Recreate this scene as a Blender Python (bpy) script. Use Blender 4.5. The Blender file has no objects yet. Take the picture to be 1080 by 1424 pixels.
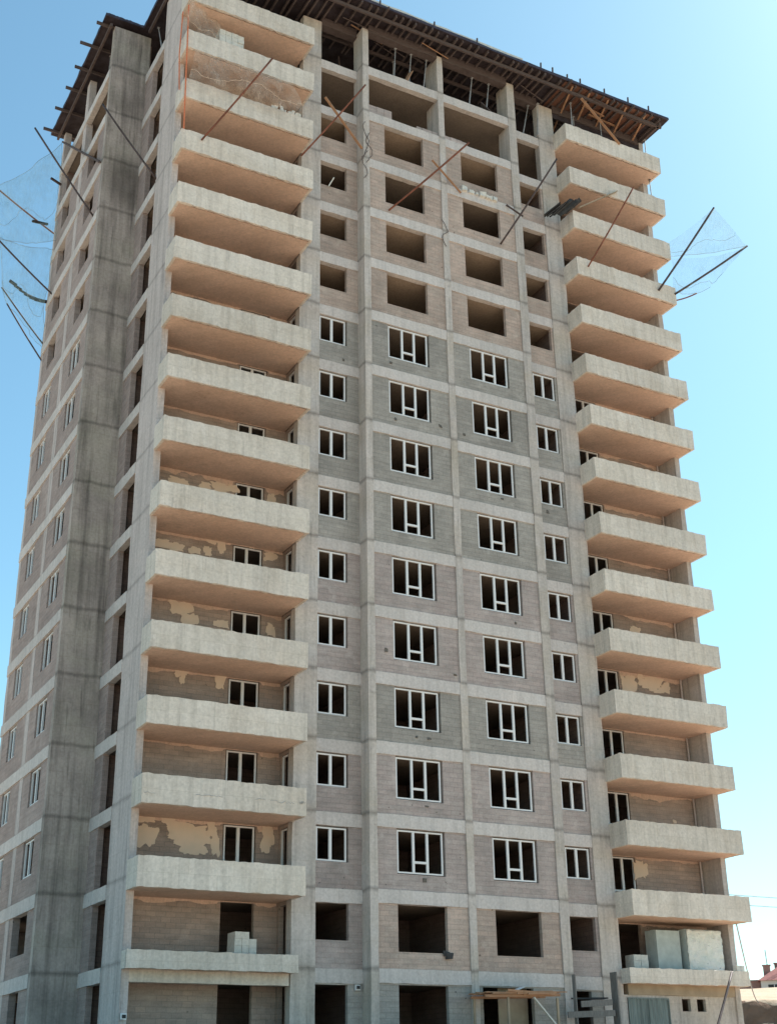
import bpy, math, random
from mathutils import Vector, Matrix, noise
R = math.radians
random.seed(11)
scn = bpy.context.scene
COL = scn.collection

# ------------------------------------------------------------------ camera, sky, sun, exposure
cd = bpy.data.cameras.new("camera"); cam = bpy.data.objects.new("camera", cd); COL.objects.link(cam)
FW = Vector((0.44023547, 0.80128668, 0.40513255)); RT = Vector((0.87953428, -0.4755962, -0.01508958)); UP = Vector((-0.18058843, -0.36297094, 0.91413343))
cam.matrix_world = Matrix(((RT.x, UP.x, -FW.x, -25.4954), (RT.y, UP.y, -FW.y, -47.7947), (RT.z, UP.z, -FW.z, -4.6503), (0, 0, 0, 1)))
cd.sensor_fit = 'VERTICAL'; cd.sensor_height = 36.0; cd.lens = 36.0 * 1842.1 / 1424.0
cd.clip_start = 0.1; cd.clip_end = 12000
scn.camera = cam

SUN_AZ, SUN_EL = 75.0, 46.0
w = bpy.data.worlds.new("World"); scn.world = w; w.use_nodes = True
nt = w.node_tree; bg = nt.nodes['Background']
sky = nt.nodes.new('ShaderNodeTexSky'); sky.sky_type = 'NISHITA'; sky.sun_disc = False
sky.sun_elevation = R(SUN_EL); sky.sun_rotation = R(SUN_AZ); sky.air_density = 1.0; sky.dust_density = 0.9; sky.ozone_density = 1.0; sky.altitude = 600
tn = nt.nodes.new('ShaderNodeMix'); tn.data_type = 'RGBA'; tn.blend_type = 'MULTIPLY'; tn.inputs[0].default_value = 1; tn.inputs[7].default_value = (.755, 1.02, .92, 1)
nt.links.new(sky.outputs[0], tn.inputs[6]); nt.links.new(tn.outputs[2], bg.inputs[0]); bg.inputs[1].default_value = 0.12
sd = bpy.data.lights.new("sun", 'SUN'); sun = bpy.data.objects.new("sun", sd); COL.objects.link(sun)
sd.energy = 5.0; sd.angle = R(0.5); sd.color = (1.0, 0.96, 0.90)
sdir = Vector((math.sin(R(SUN_AZ)) * math.cos(R(SUN_EL)), math.cos(R(SUN_AZ)) * math.cos(R(SUN_EL)), math.sin(R(SUN_EL))))
sun.rotation_euler = sdir.to_track_quat('Z', 'Y').to_euler(); sun.location = sdir * 120
scn.view_settings.view_transform = 'Standard'; scn.view_settings.look = 'None'
scn.view_settings.exposure = 0.9; scn.view_settings.gamma = 1.0
scn.cycles.max_bounces = 8; scn.cycles.diffuse_bounces = 5

# ------------------------------------------------------------------ materials
class NB:
    def __init__(s, name):
        s.m = bpy.data.materials.new(name); s.m.use_nodes = True; s.t = s.m.node_tree
        s.bsdf = s.t.nodes['Principled BSDF']; s.bsdf.inputs['Roughness'].default_value = .92
        s.bsdf.inputs['Specular IOR Level'].default_value = .2
        s.pos = s.n('ShaderNodeNewGeometry').outputs['Position']
    def n(s, kind, **kw):
        x = s.t.nodes.new(kind)
        for k, v in kw.items(): setattr(x, k, v)
        return x
    def l(s, a, b): s.t.links.new(a, b)
    def scaled(s, sx, sy, sz):
        x = s.n('ShaderNodeVectorMath', operation='MULTIPLY'); s.l(s.pos, x.inputs[0]); x.inputs[1].default_value = (sx, sy, sz); return x.outputs[0]
    def noise(s, scale, detail=4, vec=None, rough=.6):
        x = s.n('ShaderNodeTexNoise'); s.l(vec or s.pos, x.inputs['Vector']); x.inputs['Scale'].default_value = scale
        x.inputs['Detail'].default_value = detail; x.inputs['Roughness'].default_value = rough; return x.outputs['Fac']
    def rng(s, v, a, b, c, d):
        x = s.n('ShaderNodeMapRange'); s.l(v, x.inputs[0])
        for i, q in enumerate((a, b, c, d)): x.inputs[i + 1].default_value = q
        return x.outputs[0]
    def math(s, op, a, b=None):
        x = s.n('ShaderNodeMath', operation=op)
        for i, q in enumerate((a, b)):
            if q is None: continue
            if isinstance(q, (int, float)): x.inputs[i].default_value = q
            else: s.l(q, x.inputs[i])
        return x.outputs[0]
    def mix(s, f, a, b, mode='MIX'):
        x = s.n('ShaderNodeMix', data_type='RGBA', blend_type=mode)
        for i, q in ((0, f), (6, a), (7, b)):
            if isinstance(q, (int, float)): x.inputs[i].default_value = q
            elif isinstance(q, tuple): x.inputs[i].default_value = (*q, 1)
            else: s.l(q, x.inputs[i])
        return x.outputs[2]
    def grey(s, v):
        x = s.n('ShaderNodeCombineColor')
        for i in range(3): s.l(v, x.inputs[i])
        return x.outputs[0]
    def mul(s, col, v): return s.mix(1.0, col, s.grey(v), 'MULTIPLY')
    def wallvec(s):
        x = s.n('ShaderNodeSeparateXYZ'); s.l(s.pos, x.inputs[0])
        c = s.n('ShaderNodeCombineXYZ'); s.l(s.math('ADD', x.outputs[0], x.outputs[1]), c.inputs[0]); s.l(x.outputs[2], c.inputs[1]); s.z = x.outputs[2]
        return c.outputs[0]
    def rnd(s): return s.n('ShaderNodeObjectInfo').outputs['Random']
    def bump(s, h, strength, dist=.02):
        x = s.n('ShaderNodeBump'); x.inputs['Strength'].default_value = strength; x.inputs['Distance'].default_value = dist
        s.l(h, x.inputs['Height']); s.l(x.outputs[0], s.bsdf.inputs['Normal'])
    def out(s, col):
        if isinstance(col, tuple): s.bsdf.inputs['Base Color'].default_value = (*col, 1)
        else: s.l(col, s.bsdf.inputs['Base Color'])
        return s.m

def concrete(name, base, dark, streak=.3, panel=(1.6, 3.0), lift=0.0, blotch=.35, rand=.1, tint=None, tintf=.0, stain=None):
    b = NB(name); v = b.wallvec()
    col = b.mix(b.rng(b.noise(.55, 5), .35, .68, 0, blotch), base, dark)
    if tint: col = b.mix(b.rng(b.noise(.32, 3, b.scaled(1, 1, 1.7)), .45, .7, 0, tintf), col, tint)
    st = b.noise(1.0, 4, b.scaled(3.2, 3.2, .16)); col = b.mul(col, b.rng(st, .45, .72, 1.0, 1.0 - streak))
    col = b.mul(col, b.rng(b.noise(9, 5), .3, .7, .86, 1.1)); col = b.mul(col, b.rng(b.noise(1.0, 2, b.scaled(5.5, 5.5, .5)), .6, .78, 1.0, 1 - streak * .9)); col = b.mul(col, b.rng(b.noise(3.3, 6), .62, .75, 1.0, .78))
    br = b.n('ShaderNodeTexBrick', offset=.37, squash=1.0); b.l(v, br.inputs['Vector']); br.inputs['Scale'].default_value = 1
    br.inputs['Brick Width'].default_value = panel[0]; br.inputs['Row Height'].default_value = panel[1]; br.inputs['Mortar Size'].default_value = .014; br.inputs['Mortar Smooth'].default_value = .6
    br.inputs['Color1'].default_value = (1, 1, 1, 1); br.inputs['Color2'].default_value = (.93, .93, .92, 1); br.inputs['Mortar'].default_value = (.84, .83, .8, 1)
    col = b.mix(.85, col, br.outputs['Color'], 'MULTIPLY')
    if lift:
        zz = b.math('ADD', b.z, b.math('MULTIPLY', b.noise(1.4, 3), .22)); mz = b.math('FRACT', b.math('DIVIDE', b.math('ADD', zz, 29.9), 3.0))
        d = b.math('ABSOLUTE', b.math('SUBTRACT', mz, .5)); line = b.rng(d, .455, .492, 0.0, lift)
        col = b.mul(col, b.math('SUBTRACT', 1.0, line))
    if stain:
        d = b.n('ShaderNodeVectorMath', operation='MULTIPLY_ADD'); b.l(b.pos, d.inputs[0]); d.inputs[1].default_value = (.75, 0, .55); d.inputs[2].default_value = (-stain[0] * .75, 0, -stain[1] * .55)
        ln = b.n('ShaderNodeVectorMath', operation='LENGTH'); b.l(d.outputs[0], ln.inputs[0])
        dd = b.math('ADD', ln.outputs['Value'], b.math('MULTIPLY', b.noise(1.1, 5), .7)); col = b.mul(col, b.rng(dd, .75, 1.35, .5, 1.0))
    if rand: col = b.mul(col, b.rng(b.rnd(), 0, 1, 1 - rand, 1 + rand))
    b.bump(b.noise(6, 6), .6, .03)
    return b.out(col)

def block(name, c1, c2, mortar, bw=.40, bh=.20, cement=(.36, .34, .31), cf=.5):
    b = NB(name); v0 = b.wallvec()
    dn = b.n('ShaderNodeTexNoise'); b.l(b.pos, dn.inputs['Vector']); dn.inputs['Scale'].default_value = 2.6; dn.inputs['Detail'].default_value = 3
    dm = b.n('ShaderNodeVectorMath', operation='MULTIPLY_ADD'); b.l(dn.outputs['Color'], dm.inputs[0]); dm.inputs[1].default_value = (.07, .035, 0); b.l(v0, dm.inputs[2]); v = dm.outputs[0]
    br = b.n('ShaderNodeTexBrick', offset=.5); b.l(v, br.inputs['Vector']); br.inputs['Scale'].default_value = 1
    br.inputs['Brick Width'].default_value = bw; br.inputs['Row Height'].default_value = bh; br.inputs['Mortar Size'].default_value = .013
    br.inputs['Mortar Smooth'].default_value = .3; br.inputs['Bias'].default_value = -.1
    for k, c in (('Color1', c1), ('Color2', c2), ('Mortar', mortar)): br.inputs[k].default_value = (*c, 1)
    col = br.outputs['Color']
    col = b.mix(b.rng(b.noise(.8, 5), .5, .68, 0, cf), col, cement)
    col = b.mul(col, b.rng(b.noise(.5, 4, b.scaled(1, 1, .5)), .3, .7, .84, 1.13))
    col = b.mul(col, b.rng(b.noise(1.0, 3, b.scaled(.8, .8, 5.0)), .3, .7, .86, 1.12))
    col = b.mix(b.rng(b.noise(1.7, 6), .56, .7, 0, .45), col, tuple(min(1, q * 1.25) for q in cement))
    col = b.mul(col, b.rng(b.noise(16, 4), .3, .7, .9, 1.1))
    ho = b.rng(b.noise(5.5, 1), .2, .235, .45, 1); col = b.mul(col, ho)
    col = b.mul(col, b.rng(b.rnd(), 0, 1, .9, 1.08))
    h = b.math('ADD', br.outputs['Fac'], b.math('MULTIPLY', b.noise(20, 3), -.6)); b.bump(b.math('MULTIPLY', h, -1), .5, .015)
    return b.out(col)

def plain(name, base, var=.15, scale=6.0, rough=.85, metal=0.0, streakvec=None, tint=None):
    b = NB(name); b.bsdf.inputs['Roughness'].default_value = rough; b.bsdf.inputs['Metallic'].default_value = metal
    nz = b.noise(scale, 4, b.scaled(*streakvec) if streakvec else None)
    col = b.mix(b.rng(nz, .35, .7, 0, .7), base, tint) if tint else base
    if isinstance(col, tuple):
        c = b.n('ShaderNodeRGB'); c.outputs[0].default_value = (*col, 1); col = c.outputs[0]
    col = b.mul(col, b.rng(nz, .3, .7, 1 - var, 1 + var)); b.bump(nz, .2)
    return b.out(col)

M = {}
M['parapet'] = concrete('parapet_concrete', (.755, .69, .625), (.60, .545, .49), .2, (1.75, 3.0), 0, .55, .07, (.58, .49, .40), .4)
M['beam'] = concrete('beam_concrete', (.63, .585, .57), (.50, .47, .455), .15, (2.3, 3.0), 0, .5, .06)
M['column'] = concrete('column_concrete', (.575, .525, .50), (.44, .41, .395), .28, (9, 1.0), .35, .5, .05, (.46, .39, .29), .4)
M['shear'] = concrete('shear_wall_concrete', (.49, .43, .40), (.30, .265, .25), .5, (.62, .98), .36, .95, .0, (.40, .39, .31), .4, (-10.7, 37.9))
M['sidecol'] = concrete('side_wall_concrete', (.60, .535, .52), (.48, .435, .425), .3, (.9, 1.0), .25, .5, .0)
M['soffit'] = concrete('slab_concrete', (.70, .52, .425), (.60, .44, .355), .08, (.5, 50), 0, .8, .06, (.62, .44, .34), .6)
M['litceiling'] = concrete('bounce_lit_ceiling', (.42, .33, .26), (.34, .26, .20), .05, (1.2, 50), 0, .6, .06)  # paler copy of the room ceiling, bounce light put into the colour
M['ceiling'] = concrete('shaded_ceiling', (.22, .18, .15), (.16, .13, .11), .05, (1.2, 50), 0, .6, .06)  # slab concrete darkened, the dimness of the rooms put into its colour
M['grey_block'] = block('grey_block', (.325, .305, .285), (.36, .335, .31), (.28, .265, .245), cement=(.40, .375, .35))
M['mixed_block'] = block('mixed_block', (.42, .352, .335), (.375, .33, .315), (.335, .29, .28), cement=(.44, .39, .375))
M['pink_block'] = block('pink_block', (.47, .365, .315), (.405, .335, .295), (.36, .295, .26), cement=(.48, .395, .345))
M['side_block'] = block('side_block', (.37, .295, .275), (.335, .275, .26), (.295, .245, .23), cement=(.39, .325, .30))
M['back_block'] = block('loggia_block', (.40, .31, .265), (.33, .27, .24), (.28, .235, .21), cement=(.38, .305, .265), cf=.7)
M['room'] = block('shaded_room_block', (.21, .15, .135), (.19, .14, .12), (.15, .11, .1), cement=(.2, .155, .135), cf=.3)  # room walls darkened, interior shade put into the block colour
M['plaster'] = plain('gypsum_plaster', (.74, .60, .48), .12, 2.2, .95, tint=(.62, .48, .38))
M['white'] = plain('white_frame', (.74, .75, .77), .04, 8, .45)
M['ply'] = plain('formwork_plywood', (.045, .032, .036), .5, 2.2, .7, tint=(.03, .03, .04))
M['redply'] = plain('reddish_plywood', (.20, .095, .065), .35, 1.6, .75, tint=(.13, .07, .055))
M['film'] = plain('film_faced_edge', (.05, .045, .065), .3, 5, .5)
M['timber'] = plain('old_timber', (.115, .088, .085), .35, 3, .9, streakvec=(1, 1, 6), tint=(.07, .06, .06))
M['fresh'] = plain('fresh_timber', (.42, .245, .15), .35, 4, .85, tint=(.22, .13, .085))
M['greywood'] = plain('weathered_board', (.17, .165, .16), .3, 6, .9, streakvec=(4, 4, .6))
M['pale'] = plain('pale_board', (.55, .55, .52), .15, 5)
M['steel'] = plain('prop_steel', (.34, .34, .35), .3, 6, .6, .3)
M['pole'] = plain('pole_steel', (.085, .065, .065), .4, 3, .6, .2)
M['rust'] = plain('rusty_pole', (.19, .075, .05), .4, 3, .8)
M['orange'] = plain('orange_rope', (.60, .19, .10), .2, 10)
M['aac'] = plain('aerated_block', (.62, .61, .57), .14, 7)
M['gate'] = plain('corrugated_sheet', (.16, .19, .19), .35, 2, .5, .4, streakvec=(6, 6, .4))
M['board'] = plain('insulation_board', (.40, .46, .46), .12, 3)
M['tan'] = plain('plywood_hoarding', (.34, .28, .21), .15, 2)
M['hole'] = plain('broken_hole', (.13, .12, .11), .4, 12)
M['dark'] = plain('dark_junk', (.05, .05, .052), .4, 5)
M['mark'] = plain('paint_scrawl', (.40, .40, .40), .4, 30)
M['roof'] = plain('roof_tiles', (.30, .115, .10), .2, 2)
M['hwall'] = plain('house_render', (.62, .58, .55), .08, 1)
M['hbrick'] = plain('house_brick', (.34, .2, .17), .15, 2)
M['wire'] = plain('cable', (.30, .31, .33), .1, 2)
def foil_mat():
    b = NB('foil_wrap'); b.bsdf.inputs['Roughness'].default_value = .32; b.bsdf.inputs['Metallic'].default_value = .08
    nz = b.noise(2.2, 6, None, .7); b.bump(nz, 1.0, .3)
    return b.out(b.mix(b.rng(nz, .35, .65, 0, 1), (.80, .85, .80), (.95, .96, .93)))
M['foil'] = foil_mat()
def net_mat(name, colr, a0, a1, scale):
    b = NB(name); tr = b.n('ShaderNodeBsdfTransparent'); mx = b.n('ShaderNodeMixShader')
    b.l(b.math('MULTIPLY', b.rng(b.noise(scale, 3, None, .6), .3, .75, a0, a1), b.rng(b.noise(1.0, 4, b.scaled(9, 5, 2.2)), .3, .65, .45, 1.25)), mx.inputs[0]); b.l(tr.outputs[0], mx.inputs[1]); b.l(b.bsdf.outputs[0], mx.inputs[2])
    o = [x for x in b.t.nodes if x.type == 'OUTPUT_MATERIAL'][0]; b.l(mx.outputs[0], o.inputs[0])
    return b.out(colr)
M['net'] = net_mat('debris_net', (.38, .55, .56), .04, .42, .5)
M['brownnet'] = net_mat('brown_net', (.60, .50, .42), .06, .52, 1.3)
M['cord'] = plain('net_cord', (.30, .37, .38), .2, 5)
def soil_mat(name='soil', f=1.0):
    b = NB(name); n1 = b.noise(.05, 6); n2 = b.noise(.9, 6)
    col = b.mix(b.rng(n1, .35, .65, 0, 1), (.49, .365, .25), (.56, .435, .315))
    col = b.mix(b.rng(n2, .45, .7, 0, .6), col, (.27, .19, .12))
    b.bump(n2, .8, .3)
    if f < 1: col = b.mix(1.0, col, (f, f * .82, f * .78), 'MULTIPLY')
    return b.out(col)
M['soil'] = soil_mat(); M['dark_soil_bank_shade'] = soil_mat('dark_soil_bank_shade', .42)  # darker copy: bank shade put into the colour; also the heap's dark earth

# ------------------------------------------------------------------ mesh helpers
class MB:
    def __init__(s): s.v = []; s.f = []
    def box(s, x0, x1, y0, y1, z0, z1, j=0.0, seg=0):
        d = (x1 - x0, y1 - y0, z1 - z0); ax = d.index(max(d)); n = seg or 1
        base = len(s.v)
        for i in range(n + 1):
            t = i / n
            if ax == 0: ring = [(x0 + t * d[0], y, z) for y, z in ((y0, z0), (y1, z0), (y1, z1), (y0, z1))]
            elif ax == 1: ring = [(x, y0 + t * d[1], z) for x, z in ((x0, z0), (x0, z1), (x1, z1), (x1, z0))]
            else: ring = [(x, y, z0 + t * d[2]) for x, y in ((x0, y0), (x1, y0), (x1, y1), (x0, y1))]
            for p in ring: s.v.append(tuple(c + random.uniform(-j, j) for c in p) if j else p)
        for i in range(n):
            a = base + 4 * i
            for k in range(4): s.f.append((a + k, a + 4 + k, a + 4 + (k + 1) % 4, a + (k + 1) % 4))
        s.f.append((base, base + 1, base + 2, base + 3)); e = base + 4 * n; s.f.append((e + 3, e + 2, e + 1, e))
        return s
    def tube(s, pts, r, n=8):
        pts = [Vector(p) for p in pts]; base = len(s.v); N = len(pts)
        for i, p in enumerate(pts):
            t = (pts[min(i + 1, N - 1)] - pts[max(i - 1, 0)]).normalized()
            a = t.cross(Vector((0, 0, 1)) if abs(t.z) < .9 else Vector((1, 0, 0))).normalized(); b = t.cross(a)
            for k in range(n):
                an = 2 * math.pi * k / n; q = p + a * (math.cos(an) * r) + b * (math.sin(an) * r); s.v.append(tuple(q))
        for i in range(N - 1):
            for k in range(n):
                a0 = base + i * n + k; a1 = base + i * n + (k + 1) % n; s.f.append((a0, a1, a1 + n, a0 + n))
        s.f.append(tuple(base + k for k in range(n))[::-1]); s.f.append(tuple(base + (N - 1) * n + k for k in range(n)))
        return s
    def bar(s, a, b, wx, wz, roll=0.0):
        a, b = Vector(a), Vector(b); t = (b - a).normalized()
        u = t.cross(Vector((0, 0, 1)) if abs(t.z) < .95 else Vector((1, 0, 0))).normalized(); v = t.cross(u)
        u, v = u * math.cos(roll) + v * math.sin(roll), v * math.cos(roll) - u * math.sin(roll)
        base = len(s.v)
        for p in (a, b):
            for su, sv in ((-1, -1), (1, -1), (1, 1), (-1, 1)): s.v.append(tuple(p + u * (su * wx / 2) + v * (sv * wz / 2)))
        for k in range(4): s.f.append((base + k, base + 4 + k, base + 4 + (k + 1) % 4, base + (k + 1) % 4))
        s.f.append((base, base + 1, base + 2, base + 3)); s.f.append((base + 7, base + 6, base + 5, base + 4))
        return s
    def prism(s, outline, y0, y1):            # outline in (x, z), extruded along y
        base = len(s.v); n = len(outline)
        for y in (y0, y1):
            for x, z in outline: s.v.append((x, y, z))
        s.f.append(tuple(range(base, base + n))); s.f.append(tuple(range(base + 2 * n - 1, base + n - 1, -1)))
        for k in range(n): s.f.append((base + k, base + n + k, base + n + (k + 1) % n, base + (k + 1) % n))
        return s
    def wall_x(s, x0, x1, y0, y1, z0, z1, holes=(), j=0.0):      # wall along X with rectangular holes (hx0,hx1,hz0,hz1)
        xs = sorted({x0, x1, *[h[0] for h in holes], *[h[1] for h in holes]})
        for a, b in zip(xs, xs[1:]):
            m = (a + b) / 2; cuts = sorted([(h[2], h[3]) for h in holes if h[0] < m < h[1]]); z = z0
            for c0, c1 in cuts:
                if c0 > z + .01: s.box(a, b, y0, y1, z, c0, j)
                z = c1
            if z < z1 - .01: s.box(a, b, y0, y1, z, z1, j)
        return s
    def wall_y(s, x0, x1, y0, y1, z0, z1, holes=(), j=0.0):
        ys = sorted({y0, y1, *[h[0] for h in holes], *[h[1] for h in holes]})
        for a, b in zip(ys, ys[1:]):
            m = (a + b) / 2; cuts = sorted([(h[2], h[3]) for h in holes if h[0] < m < h[1]]); z = z0
            for c0, c1 in cuts:
                if c0 > z + .01: s.box(x0, x1, a, b, z, c0, j)
                z = c1
            if z < z1 - .01: s.box(x0, x1, a, b, z, z1, j)
        return s
    def build(s, name, mat, parent=None, smooth=False):
        me = bpy.data.meshes.new(name); org = Vector((0, 0, 0))
        if parent is not None: org = worldloc(parent)
        me.from_pydata([tuple(Vector(p) - org) for p in s.v], [], s.f); me.validate(); 
        me.materials.append(M[mat])
        if smooth:
            for p in me.polygons: p.use_smooth = True
        o = bpy.data.objects.new(name, me); COL.objects.link(o)
        if parent is not None: o.parent = parent
        return o
def worldloc(o):
    v = Vector((0, 0, 0))
    while o is not None: v += o.location; o = o.parent
    return v
def thing(name, label, cat, loc, group=None):
    o = bpy.data.objects.new(name, None); COL.objects.link(o); o.location = loc; o.empty_display_size = .3
    o['label'] = label; o['category'] = cat
    if group: o['group'] = group
    return o
def tag(o, label, cat, group=None):
    o['label'] = label; o['category'] = cat
    if group: o['group'] = group
    me = o.data; v0 = [Vector(v.co) for v in me.vertices]      # origin to the lowest middle of the thing
    c = sum(v0, Vector()) / len(v0); c.z = min(v.z for v in v0)
    for v in me.vertices: v.co -= c
    o.location = c
    return o
def struct(o): o['kind'] = 'structure'; return o
def copy_tree(o, parent=None, dz=0.0, dx=0.0, dy=0.0):
    c = o.copy(); COL.objects.link(c)
    if parent is not None: c.parent = parent
    c.location = o.location + Vector((dx, dy, dz))
    for ch in list(o.children): copy_tree(ch, c)
    return c

# ------------------------------------------------------------------ ground
def hgt(x, y):
    s = .68 * (x - 20) + .73 * (y - 10)
    k = min(1, max(0, (-y - 8) / 26)); k = k * k * (3 - 2 * k); base = -3.1 - 3.2 * k
    wob = noise.noise(Vector((x * .16, y * .16, 2.3))) * 1.2 + noise.noise(Vector((x * .6, y * .6, 5))) * .35
    q = min(1, max(0, (s - 10) / 20)); base += 2.6 * q * (1 if s > 0 else 0)
    b = min(1, max(0, (s + wob - 32.6) / 1.7)); b = b * b * (3 - 2 * b); base += 2.1 * b
    t = min(1, max(0, (s - 34.5) / 66)); base += 5.5 * t
    t = min(1, max(0, (s - 101) / 25)); base -= 3.2 * t
    base += noise.noise(Vector((x * .3, y * .3, 9))) * .12
    return base
def axis(lo, hi, fine0, fine1, step):
    a = []; v = fine0
    while v <= fine1 + 1e-6: a.append(v); v += step
    st = step; v = fine1
    while v < hi: st *= 1.5; v = min(hi, v + st); a.append(v)
    st = step; v = fine0
    while v > lo: st *= 1.5; v = max(lo, v - st); a.insert(0, v)
    return a
g = MB(); S = axis(-3200, 4200, 26, 40, .4); T = axis(-3600, 3600, -9, 22, .5)
for s_ in S:
    for t_ in T:
        x = 20 + .68 * s_ * 1.0 / (.68 ** 2 + .73 ** 2) + .73 * t_; y = 10 + .73 * s_ / (.68 ** 2 + .73 ** 2) - .68 * t_
        g.v.append((x, y, hgt(x, y)))
nT = len(T)
for i in range(len(S) - 1):
    for k in range(nT - 1): a = i * nT + k; g.f.append((a, a + 1, a + nT + 1, a + nT))
ground = struct(g.build('ground', 'soil', None, True)); ground.data.materials.append(M['dark_soil_bank_shade'])
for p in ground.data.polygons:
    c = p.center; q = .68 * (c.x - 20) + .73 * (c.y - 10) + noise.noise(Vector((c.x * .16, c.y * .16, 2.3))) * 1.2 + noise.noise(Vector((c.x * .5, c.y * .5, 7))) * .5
    if 26 < q < 34.0: p.material_index = 1  # bank face: its shade painted in with the darker soil

# ------------------------------------------------------------------ the tower block
B = thing('apartment_building', 'unfinished grey concrete apartment tower with block infill walls and projecting balconies', 'building', (4.4, 7.0, -3.3))
def P(mb, name, mat, parent=None): return mb.build(name, mat, parent or B)
H = 3.0
def zf(k): return (k - 1) * H             # floor level of storey k
BD = .54                                  # beam depth
# columns
def column(x0, x1, y0, y1, mat='column', top=47.5, z0=-3.3):
    m = MB(); m.box(x0, x1, y0, y1, z0, top, .012, 52); return P(m, 'column', mat)
for a in ((-.35, 0, -.025, 1.0), (4.2, 4.55, -.025, 1.2), (8.72, 9.2, -.025, 1.0), (-3.47, -2.43, .625, 1.05), (11.2, 12.27, .625, 1.05), (18.58, 18.88, .63, 3.1)):
    column(*a)
column(-10.08, -9.78, .63, 3.1, 'sidecol')
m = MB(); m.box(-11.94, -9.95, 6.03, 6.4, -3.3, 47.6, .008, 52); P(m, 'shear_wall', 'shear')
for y0, y1 in ((10.5, 11.1), (15.4, 15.82)): column(-11.91, -11.55, y0, y1, 'sidecol')
for x0 in (0.0, 6.0, 12.0, 18.3): column(x0, x0 + .5, 15.3, 15.8)
for x0 in (-6.0, 0.0, 6.0, 12.0):
    m = MB(); m.box(x0, x0 + .4, 9.0, 9.4, 41.6, 47.4); P(m, 'column', 'column')
# slabs and beams, balconies
for k in range(1, 17):
    z = zf(k)
    m = MB(); m.box(-9.7, 18.5, 2.05, 15.7, z - .47, z - .004); m.box(-3.44, 12.24, .9, 2.05, z - .47, z - .004); m.box(-.3, 9.15, .25, .9, z - .47, z - .004)
    m.box(-11.7, -9.7, 6.3, 15.7, z - .47, z - .004); P(m, 'floor_slab', 'litceiling' if k in (12, 13, 15) else 'ceiling')  # lit and shaded ceiling tones painted per storey
    for x0, x1, y in ((-2.43, -.35, .65), (0, 4.2, 0), (4.55, 8.72, 0), (9.2, 11.2, .65)):
        m = MB(); m.box(x0, x1, y, y + .3, z - BD, z, .012, max(4, int((x1 - x0) * 3))); P(m, 'beam', 'beam')
    m = MB(); m.box(-10.1, -9.8, 3.1, 6.03, z - BD, z, .01, 8); P(m, 'beam', 'beam')
    m = MB(); m.box(-11.95, -11.65, 6.4, 15.82, z - BD, z, .01, 20); P(m, 'beam', 'beam')
    for x0, x1 in ((-10.12, -3.42), (12.2, 18.92)):
        bal = MB(); yf = 0.0 if k == 1 else -.6
        if k == 1: bal.box(x0 + .1, x1 - .1, .1, 2.05, z - .24, z - .002)
        else: bal.box(x0 + .1, x1 - .1, yf + .205, 2.05, z - .512, z - .002); bal.box(x0 + .1, x1 - .1, yf + .1, yf + .205, z - .1, z - .002); bal.box(x0 + .1, x0 + .62 + random.random() * .3, yf + .1, yf + .205, z - .512, z - .1)
        bo = P(bal, 'balcony', 'soffit')
        zb, zt = (z - .26, z + .37) if k == 1 else (z - .53, z + .57)
        pm = MB(); pm.box(x0, x1, yf, yf + .12, zb, zt, .02, 34)
        pm.box(x0 + .003, x0 + .12, yf + .12, .63, zb + .003, zt - .003, .008, 5); pm.box(x1 - .12, x1 - .003, yf + .12, .63, zb + .003, zt - .003, .008, 5)
        P(pm, 'parapet', 'parapet', bo)
        if k == 1:
            m = MB(); m.box(x0 + .34, x1 - .1, .65, .95, z - .68, z - .24, .01, 10); P(m, 'beam', 'tan' if x0 > 0 else 'parapet')
# infill walls of the four window bays
def blockmat(k): return 'pink_block' if k >= 11 or k in (1,) else ('mixed_block' if k in (2, 3, 5, 6) else 'grey_block')
bays = [(-2.43, -.35, .65, (-2.4, -.95, 1.05)), (0, 4.2, 0, (.92, 3.2, .64)), (4.55, 8.72, 0, (5.52, 7.8, .64)), (9.2, 11.2, .65, (9.72, 11.08, 1.05))]
for k in range(0, 15):
    z = zf(k)
    for i, (x0, x1, y, (a, b, sill)) in enumerate(bays):
        top = H - BD
        if k == 0: a, b, sill = [(-2.42, -1.0, 0.0), (.9, 3.14, 0.0), (4.75, 7.2, 0.0), (9.6, 10.6, 1.0)][i]
        m = MB(); m.wall_x(x0, x1, y + .045, y + .245, z, z + top, [(a, b, z + sill, z + top + (.001 if k else -.05))]); 
        mt = blockmat(k)
        if k == 1 and i in (0, 3): mt = 'mixed_block'
        P(m, 'infill_wall', mt)
# loggia walls
for k in range(0, 16):
    z = zf(k)
    for left in (True, False):
        if k == 15 and left: continue
        x0, x1 = (-9.78, -3.47) if left else (12.27, 18.58)
        d0, d1 = (-5.85, -4.45) if left else (13.2, 14.6)
        if k == 0 and not left:
            m = MB(); m.wall_x(x0, x1 + .1, .72, .9, z, z + H - .68, [(12.5, 14.75, z, z + 2.2), (15.5, 15.98, z + 1.68, z + 2.2), (16.35, 16.85, z + 1.68, z + 2.2)])
            P(m, 'front_wall', 'column'); continue
        m = MB(); m.wall_x(x0, x1, 2.0, 2.2, z, z + H - .45, [(d0, d1, z, z + 2.45)]); P(m, 'back_wall', 'back_block')
        xi = -3.47 if left else 12.07
        m = MB(); m.wall_y(xi, xi + .2, 1.05, 2.0, z, z + H - .47, [(1.12, 1.78, z, z + 2.35)]); P(m, 'return_wall', 'back_block')
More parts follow.
